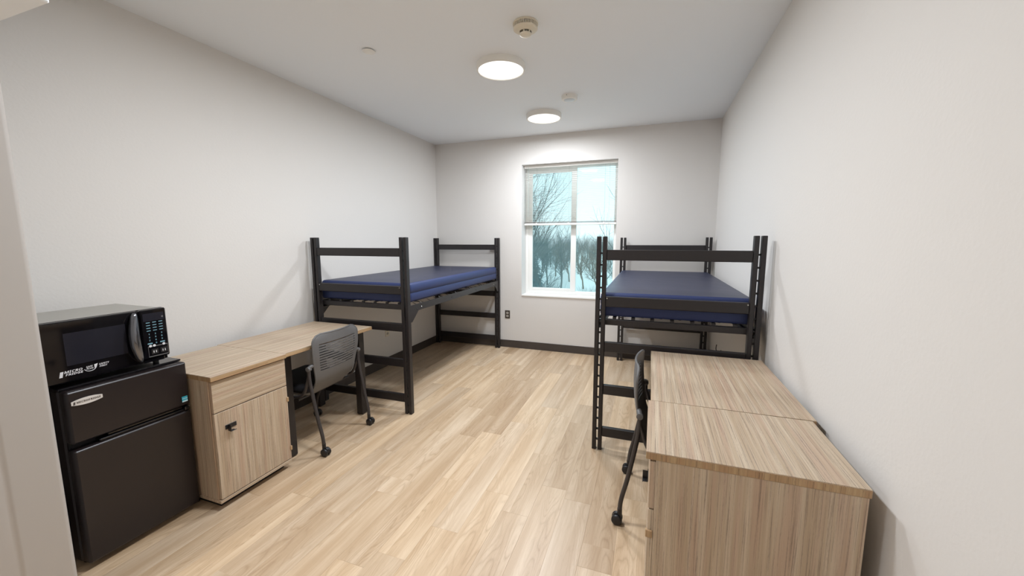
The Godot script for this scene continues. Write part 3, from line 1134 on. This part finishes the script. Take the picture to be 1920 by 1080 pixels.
# ---------------------------------------------------------------- refrigerator and microwave
func build_fridge() -> void:
	var t := thing("mini_refrigerator", "black two-door mini refrigerator under the microwave", "refrigerator", Vector3(0.0, 0, 3.781))
	var hw := 0.226
	var st := mb()
	span(st, Vector3(0.05, 0.025, -hw), Vector3(0.495, 0.822, hw), 0.006)
	part("body", st, M.fridge, t)
	st = mb()
	span(st, Vector3(0.048, 0.8225, -hw - 0.002), Vector3(0.512, 0.832, hw + 0.002), 0.004)
	part("top_cover", st, M.fridge_gloss, t)
	st = mb()
	span(st, Vector3(0.4955, 0.05, -hw + 0.008), Vector3(0.5055, 0.81, hw - 0.008), 0.001)
	part("gasket", st, M.gasket, t)
	# doors are slightly crowned slabs
	var door := func(y0: float, y1: float) -> SurfaceTool:
		var s := mb()
		var bs := Basis(Vector3(0, 0, 1), Vector3(1, 0, 0), Vector3(0, 1, 0))
		sweep(s, rrect_outline(hw, (y1 - y0) * 0.5, 0.010, 4, 4), [Vector2(-0.003, 0.0), Vector2(0.0, 0.003), Vector2(0.0, 0.040), Vector2(-0.004, 0.047), Vector2(-0.0095, 0.0495)], Transform3D(bs, Vector3(0.506, (y0 + y1) * 0.5, 0)), true, true)
		return s
	var d1 := part("freezer_door", door.call(0.590, 0.822), M.fridge, t)
	var d2 := part("main_door", door.call(0.030, 0.560), M.fridge, t)
	# hand grips between the doors
	st = mb()
	span(st, Vector3(0.507, 0.562, -hw + 0.012), Vector3(0.546, 0.572, hw - 0.09), 0.003)
	span(st, Vector3(0.507, 0.562, -hw + 0.004), Vector3(0.556, 0.584, -hw + 0.026), 0.004)
	part("grip", st, M.fridge_gloss, d2)
	st = mb()
	span(st, Vector3(0.507, 0.575, -hw + 0.030), Vector3(0.542, 0.588, -hw + 0.33), 0.003)
	part("grip", st, M.fridge_gloss, d1)
	st = mb()
	span(st, Vector3(0.507, 0.573, -hw - 0.006), Vector3(0.540, 0.579, -hw + 0.006), 0.002)
	part("hinge", st, M.zinc, t)
	for sx in [0.10, 0.46]:
		for sz in [-0.19, 0.19]:
			st = mb()
			sweep(st, circle_outline(14), [Vector2(0.018, 0.0), Vector2(0.018, 0.026)], Transform3D(Basis(), Vector3(sx, 0, sz)), true, false)
			part("foot", st, M.black_plastic, t)
	# maker's badge: a pale lens-shaped plate
	st = mb()
	var poly := PackedVector2Array()
	for i in 13:
		var u := -1.0 + 2.0 * i / 12.0
		poly.append(Vector2(u * 0.050, 0.0075 + 0.0075 * (1.0 - u * u)))
	for i in 13:
		var u := 1.0 - 2.0 * i / 12.0
		poly.append(Vector2(u * 0.050, -0.0075 - 0.0075 * (1.0 - u * u)))
	# print faces +x: text x axis runs along -z
	var face := Basis(Vector3(0, 0, -1), Vector3(0, 1, 0), Vector3(1, 0, 0))
	prism(st, poly, 0.003, Transform3D(face, Vector3(0.5605, 0.770, 0.164)))
	var badge := part("badge", st, M.badge, d1)
	lettering("MICROFRIDGE", 0.0115, 0.0008, M.badge_ink, badge, Transform3D(face, Vector3(0.5623, 0.770, 0.159)))
	st = mb()
	prism(st, PackedVector2Array([Vector2(-0.004, -0.006), Vector2(0.002, -0.006), Vector2(0.004, 0.006), Vector2(-0.002, 0.006)]), 0.0008, Transform3D(face, Vector3(0.5623, 0.769, 0.205)))
	part("emblem", st, M.badge_ink, badge)
	st = mb()
	span(st, Vector3(0.5592, 0.613, -0.213), Vector3(0.5600, 0.643, -0.187), 0.0)
	var sticker := part("sticker", st, M.sticker_cyan, d1)
	sticker.set_meta("label", "small square cyan energy sticker")
	st = mb()
	span(st, Vector3(0.5601, 0.6135, -0.2125), Vector3(0.5604, 0.621, -0.1875), 0.0)
	part("sticker_band", st, M.sticker_pale, sticker)
	lettering("energy", 0.0075, 0.0005, M.sticker_pale, sticker, Transform3D(face, Vector3(0.5604, 0.632, -0.200)))
	st = mb()
	span(st, Vector3(0.30, 0.8322, -0.218), Vector3(0.36, 0.8328, -0.198), 0.0)
	var lab := part("sticker", st, M.sticker_red, t)
	lab.set_meta("label", "small reddish label on top")

func build_microwave() -> void:
	var y0 := 0.852
	var y1 := 1.118
	var t := thing("microwave", "black microwave oven with grey casing on top of the mini refrigerator", "microwave", Vector3(0.0, 0, 3.83))
	var hw := 0.23
	var face := Basis(Vector3(0, 0, -1), Vector3(0, 1, 0), Vector3(1, 0, 0))
	var st := mb()
	span(st, Vector3(0.115, y0, -hw + 0.003), Vector3(0.480, y1 - 0.002, hw - 0.003), 0.006)
	part("casing", st, M.shell_grey, t)
	st = mb()
	span(st, Vector3(0.4805, y0, -hw), Vector3(0.498, y1, hw), 0.003)
	part("front_frame", st, M.gloss_black, t)
	# door covers the left three quarters, control panel the rest
	st = mb()
	span(st, Vector3(0.4985, y0 + 0.003, -0.118), Vector3(0.520, y1 - 0.001, hw), 0.005)
	var door := part("door", st, M.gloss_black, t)
	st = mb()
	span(st, Vector3(0.5202, 0.925, -0.062), Vector3(0.5208, 1.065, 0.145), 0.0)
	part("door_window", st, M.dark_window, door)
	st = mb()
	var hp := curve([Vector3(0.522, 1.108, -0.100), Vector3(0.536, 1.085, -0.090), Vector3(0.546, 1.02, -0.080), Vector3(0.546, 0.955, -0.082), Vector3(0.538, 0.90, -0.094), Vector3(0.522, 0.872, -0.106)], 5)
	var hr := []
	for i in hp.size():
		hr.append(0.007 + 0.013 * sin(PI * i / (hp.size() - 1)))
	tube(st, hp, hr, 14)
	part("handle", st, M.handle_gloss, door)
	st = mb()
	span(st, Vector3(0.4985, y0 + 0.020, -hw), Vector3(0.520, y1 - 0.001, -0.121), 0.005)
	var panel := part("control_panel", st, M.gloss_black, t)
	# maker's print along the lower left of the door
	var sl := Basis(Vector3(0, 0, -1), Vector3(0, 1, -0.28), Vector3(1, 0, 0))
	st = mb()
	prism(st, PackedVector2Array([Vector2(-0.007, -0.013), Vector2(0.003, -0.013), Vector2(0.008, 0.011), Vector2(-0.002, 0.011)]), 0.0006, Transform3D(face, Vector3(0.5204, 0.894, 0.166)))
	part("emblem", st, M.white_print, door)
	lettering("MICRO", 0.0140, 0.0006, M.white_print, door, Transform3D(sl.scaled_local(Vector3(1.25, 1, 1)), Vector3(0.5204, 0.900, 0.128)))
	lettering("FRIDGE", 0.0125, 0.0006, M.white_print, door, Transform3D(sl.scaled_local(Vector3(1.25, 1, 1)), Vector3(0.5204, 0.888, 0.126)))
	st = mb()
	var ring := []
	for k in 17:
		var a := PI * 1.05 + PI * 1.0 * k / 16.0
		ring.append(Vector3(0.5206, 0.897 + 0.014 * sin(a), 0.075 - 0.019 * cos(a)))
	tube(st, ring, 0.0014, 5)
	prism(st, PackedVector2Array([Vector2(0.014, -0.008), Vector2(0.020, -0.004), Vector2(0.026, 0.014), Vector2(0.014, 0.012)]), 0.0006, Transform3D(face, Vector3(0.5204, 0.896, 0.075)))
	part("emblem", st, M.white_print, door)
	lettering("SAFE", 0.0095, 0.0006, M.white_print, door, Transform3D(sl, Vector3(0.5204, 0.903, 0.077)))
	lettering("PLUG", 0.0090, 0.0006, M.white_print, door, Transform3D(sl, Vector3(0.5204, 0.894, 0.076)))
	lettering("SAFETY", 0.0100, 0.0006, M.white_print, door, Transform3D(sl, Vector3(0.5204, 0.904, 0.028)))
	lettering("FIRST", 0.0100, 0.0006, M.white_print, door, Transform3D(sl, Vector3(0.5204, 0.894, 0.031)))
	# control panel: display, quick keys, digits
	st = mb()
	span(st, Vector3(0.5201, 1.060, -0.218), Vector3(0.5205, 1.098, -0.132), 0.0)
	part("display", st, M.dark_window, panel)
	st = mb()
	sweep(st, circle_outline(12), [Vector2(0.004, 0.0), Vector2(0.004, 0.001)], Transform3D(Basis(Vector3.FORWARD, PI / 2), Vector3(0.5201, 1.075, -0.212)), true, true)
	part("indicator", st, M.grey_plastic, panel)
	for r in 4:
		for c in 3:
			st = mb()
			var z := -0.150 - 0.026 * c
			var y := 1.052 - 0.0135 * r
			span(st, Vector3(0.5201, y - 0.0018, z - 0.008), Vector3(0.5206, y + 0.0018, z + 0.008), 0.0)
			part("key_legend", st, M.cyan_print, panel)
	var digits := ["1", "2", "3", "4", "5", "6", "7", "8", "9", "", "0", ""]
	for r in 4:
		for c in 3:
			var z := -0.150 - 0.026 * c
			var y := 0.994 - 0.0155 * r
			var txt: String = digits[r * 3 + c]
			if txt != "":
				lettering(txt, 0.0105, 0.0005, M.cyan_print, panel, Transform3D(face, Vector3(0.5204, y, z)))
			else:
				st = mb()
				span(st, Vector3(0.5201, y - 0.003, z - 0.010), Vector3(0.5206, y + 0.003, z + 0.010), 0.0)
				part("key_legend", st, M.cyan_print, panel)
	# charging sockets with printed frame
	for o in [[0.934, 0.930, -0.222, -0.140], [0.884, 0.880, -0.222, -0.140]]:
		st = mb()
		span(st, Vector3(0.5201, o[1], o[2]), Vector3(0.5205, o[0], o[3]), 0.0)
		part("printed_line", st, M.grey_plastic, panel)
	for z in [-0.222, -0.1412]:
		st = mb()
		span(st, Vector3(0.5201, 0.884, z), Vector3(0.5205, 0.930, z + 0.0012), 0.0)
		part("printed_line", st, M.grey_plastic, panel)
	for z in [-0.150, -0.166, -0.206]:
		st = mb()
		sweep(st, circle_outline(14), [Vector2(0.006, 0.0), Vector2(0.006, 0.0008)], Transform3D(Basis(Vector3.FORWARD, PI / 2), Vector3(0.5201, 0.935, z)), true, true)
		part("printed_icon", st, M.white_print, panel)
	for z in [-0.166, -0.204]:
		st = mb()
		span(st, Vector3(0.5201, 0.892, z - 0.014), Vector3(0.5215, 0.918, z + 0.014), 0.001)
		var sock := part("socket", st, M.black_plastic, panel)
		for k in [-0.005, 0.005]:
			st = mb()
			span(st, Vector3(0.5216, 0.899, z + k - 0.0016), Vector3(0.5219, 0.910, z + k + 0.0016), 0.0)
			part("contact", st, M.white_print, sock)
	st = mb()
	span(st, Vector3(0.4985, y0 + 0.001, -hw + 0.02), Vector3(0.512, y0 + 0.0195, -0.121), 0.003)
	part("lower_trim", st, M.gloss_black, t)
	for sx in [0.15, 0.46]:
		for sz in [-0.195, 0.195]:
			st = mb()
			sweep(st, circle_outline(12), [Vector2(0.012, 0.8322), Vector2(0.013, y0 + 0.002)], Transform3D(Basis(), Vector3(sx, 0, sz)), true, false)
			part("foot", st, M.black_plastic, t)

# ---------------------------------------------------------------- outlets
func outlet(at: Vector3, n: Vector3, plate: Material, label: String) -> void:
	var t := thing("wall_outlet", label, "outlet", at)
	t.rotation.y = atan2(n.x, n.z)
	var st := mb()
	cb(st, Vector3(0, 0, 0.003), Vector3(0.070, 0.110, 0.006), 0.002)
	part("cover_plate", st, plate, t)
	for y in [0.021, -0.021]:
		st = mb()
		sweep(st, rrect_outline(0.017, 0.014, 0.009, 5), [Vector2(0, 0.0), Vector2(0, 0.0015), Vector2(-0.002, 0.002)], Transform3D(Basis(Vector3.RIGHT, PI / 2), Vector3(0, y, 0.006)), false, true)
		var f := part("receptacle", st, M.outlet_face, t)
		st = mb()
		for x in [-0.006, 0.006]:
			cb(st, Vector3(x, y + 0.002, 0.0082), Vector3(0.002, 0.008, 0.0006), 0.0)
		part("slot", st, M.vent_dark, f)

func build_wall_fittings() -> void:
	outlet(Vector3(1.050, 0.452, 0.0), Vector3(0, 0, 1), M.outlet_plate, "dark brown wall outlet on the window wall beside the left bed")
	outlet(Vector3(0.0, 0.40, 1.185), Vector3(1, 0, 0), M.ivory, "ivory wall outlet under the left bed")
	var st := mb()
	tube(st, curve([Vector3(0, 0, 0), Vector3(-0.03, 0.002, 0), Vector3(-0.045, 0.025, 0.0), Vector3(-0.042, 0.07, 0.003)], 4), 0.004, 8)
	sweep(st, circle_outline(12), [Vector2(0.02, 0.0), Vector2(0.02, 0.003), Vector2(0.008, 0.006)], Transform3D(Basis(Vector3.BACK, PI / 2), Vector3.ZERO), true, true)
	var o := part("cable_stub", st, M.black_plastic, self)
	o.position = Vector3(ROOM_W, 0.39, 0.80)
	tag(o, "short black cable end sticking out of the right wall under the bed", "cable")

# ---------------------------------------------------------------- outside the window
func grow(thick: SurfaceTool, fine: SurfaceTool, p: Vector3, d: Vector3, length: float, r: float, depth: int, r0: float, up: float) -> void:
	var n := 4 if depth > 1 else 3
	var pts := [p]
	var rad := [r]
	var dir := d
	for i in n:
		dir = (dir + Vector3(rng.randf_range(-1, 1), rng.randf_range(-0.7, 0.9), rng.randf_range(-1, 1)) * 0.16 + Vector3.UP * up).normalized()
		pts.append(pts[i] + dir * length / n)
		rad.append(lerpf(r, r * 0.55, float(i + 1) / n))
	tube(thick if r > r0 else fine, pts, rad, 5 if r > r0 else 3, false)
	if depth <= 0:
		return
	var kids := 4 if depth >= 2 else 3
	for k in kids:
		var f := 0.3 + 0.7 * (k + rng.randf()) / kids
		var at: float = minf(f * n, n - 0.001)
		var i := int(at)
		var q: Vector3 = pts[i].lerp(pts[i + 1], at - i)
		var ax := Vector3(rng.randf_range(-1, 1), rng.randf_range(-0.4, 0.4), rng.randf_range(-1, 1)).normalized()
		var nd := dir.rotated(ax, rng.randf_range(0.35, 0.95))
		grow(thick, fine, q, nd, length * rng.randf_range(0.52, 0.74), rad[i] * 0.62, depth - 1, r0, up)
	grow(thick, fine, pts[n], dir, length * 0.72, rad[n], depth - 1, r0, up)

func bare_tree(label: String, height: float, m: Material, depth: int, lean: Vector3, seed_: int, first: float = 0.38, girth: float = 0.018) -> Node3D:
	rng.seed = seed_
	var t := thing("bare_tree", label, "tree", Vector3.ZERO, 0.0, "leafless trees outside the window")
	var a := mb()
	var b := mb()
	grow(a, b, Vector3.ZERO, (Vector3.UP + lean).normalized(), height * first, height * girth, depth, height * girth * 0.25, 0.05)
	part("trunk", a, m, t)
	var tw := part("twigs", b, m, t)
	tw.set_meta("kind", "stuff")
	return t

func bare_shrub() -> Node3D:
	rng.seed = 909
	var t := thing("bare_shrub", "", "shrub", Vector3.ZERO, 0.0, "leafless shrubs outside the window")
	var a := mb()
	var b := mb()
	for k in 11:
		var an := TAU * k / 11.0
		grow(a, b, Vector3(cos(an), 0, sin(an)) * 0.25, Vector3(cos(an) * 0.5, 1.0, sin(an) * 0.5).normalized(), 2.6, 0.045, 3, 0.03, 0.03)
	part("stems", a, M.bark, t)
	var tw := part("twigs", b, M.bark, t)
	tw.set_meta("kind", "stuff")
	return t

func conifer(label: String, height: float) -> Node3D:
	var t := thing("conifer", label, "tree", Vector3.ZERO, 0.0, "evergreens outside the window")
	var st := mb()
	tube(st, [Vector3.ZERO, Vector3(0, height * 0.95, 0)], [height * 0.018, 0.02], 6, false)
	part("trunk", st, M.bark, t)
	st = mb()
	var tiers := 26
	for i in tiers:
		var f := float(i) / tiers
		var y := height * (0.08 + 0.9 * f)
		var r := height * 0.24 * (1.0 - f) + 0.15
		var n := 13
		for k in n:
			var a := TAU * (k + rng.randf()) / n
			var o := Vector3(cos(a), 0, sin(a))
			var rr := r * rng.randf_range(0.75, 1.1)
			var p0 := Vector3(0, y, 0)
			var p1 := o * rr * 0.6 + Vector3(0, y - rr * 0.10, 0)
			var p2 := o * rr + Vector3(0, y - rr * 0.32, 0)
			var side := o.cross(Vector3.UP) * rr * 0.22
			var nn := (Vector3.UP + o * 0.4).normalized()
			tri(st, [p0, p1 - side, p1 + side], [nn, nn, nn], [Vector2.ZERO, Vector2.ZERO, Vector2.ZERO])
			tri(st, [p1 - side, p1 + side, p2], [nn, nn, nn], [Vector2.ZERO, Vector2.ZERO, Vector2.ZERO])
	var nd := part("foliage", st, M.needles, t)
	nd.set_meta("kind", "stuff")
	return t

func place(src: Node3D, first: bool, at: Vector3, turn: float, sc: float, label: String, group: String) -> void:
	var o: Node3D = src
	if not first:
		o = src.duplicate()
		o.name = numbered(String(src.name))
		add_child(o)
	o.position = at
	o.rotation.y = turn
	o.scale = Vector3.ONE * sc
	o.set_meta("label", label)
	o.set_meta("group", group)

func build_outside() -> void:
	var gy := -6.0
	var st := mb()
	quad(st, Vector3(-160, gy, -4), Vector3(120, gy, -4), Vector3(120, gy, -260), Vector3(-160, gy, -260), Vector3.UP)
	struct("ground", st, M.snow, "pale snowy ground outside")
	# near trees whose bare crowns cross the panes
	var t1 := bare_tree("bare tree close outside whose long branches cross the left pane", 12.0, M.bark, 5, Vector3(0.22, 0, 0.0), 101)
	t1.position = Vector3(-4.6, gy, -14.0)
	var t2 := bare_tree("bare tree whose thin branches reach in from the right pane's edge", 12.5, M.bark, 5, Vector3(-0.16, 0, 0.0), 202)
	t2.position = Vector3(3.1, gy, -17.0)
	var t3 := bare_tree("bare tree low outside whose crooked limbs fill the lower left pane", 9.0, M.bark, 5, Vector3(0.30, 0, -0.05), 606)
	t3.position = Vector3(-6.2, gy, -19.0)
	# undergrowth: leafless shrubs of many stems
	var sh := bare_shrub()
	var bushes := [[26.0, 0.240, 0.50], [31.0, 0.205, 0.46], [33.0, 0.285, 0.55], [40.0, 0.245, 0.55], [43.0, 0.15, 0.40]]
	for i in bushes.size():
		var dist: float = bushes[i][0]
		place(sh, i == 0, Vector3(2.83 - dist * bushes[i][1], gy, 4.85 - dist), i * 2.1, bushes[i][2], "low many-stemmed leafless shrub below the trees outside", "leafless shrubs outside the window")
	# thicket further back
	var protos := [bare_tree("", 15.0, M.bark, 5, Vector3(0.08, 0, 0), 303, 0.23, 0.010), bare_tree("", 14.0, M.bark_brown, 5, Vector3(-0.05, 0, 0.05), 404, 0.22, 0.010), bare_tree("", 15.0, M.bark, 5, Vector3(-0.1, 0, -0.05), 505, 0.24, 0.010)]
	rng.seed = 77
	var used := [false, false, false]
	var spots := []
	for i in 24:
		var dist := 46.0 + 3.1 * i
		var f := fposmod(i * 0.618 + 0.13, 1.0)
		spots.append([2.83 - dist * lerpf(0.31, 0.06, f), 4.85 - dist, i % 3, 0.8 + 0.25 * fposmod(i * 0.37, 1.0)])
	for s in spots:
		var k: int = s[2]
		var kind: String = ["slender grey leafless tree far outside the window", "brownish leafless tree far outside the window", "wide-crowned grey leafless tree far outside the window"][k]
		place(protos[k], not used[k], Vector3(s[0], gy, s[1]), rng.randf() * TAU, s[3], kind, "distant leafless trees outside the window")
		used[k] = true
	var c0 := conifer("", 8.0)
	var cs := [[-10.9, -36.5, 0.78], [-11.9, -46.0, 0.9]]
	for i in cs.size():
		place(c0, i == 0, Vector3(cs[i][0], gy, cs[i][1]), i * 1.3, cs[i][2], "blue-green evergreen behind the bare branches in the left pane", "evergreens outside the window")
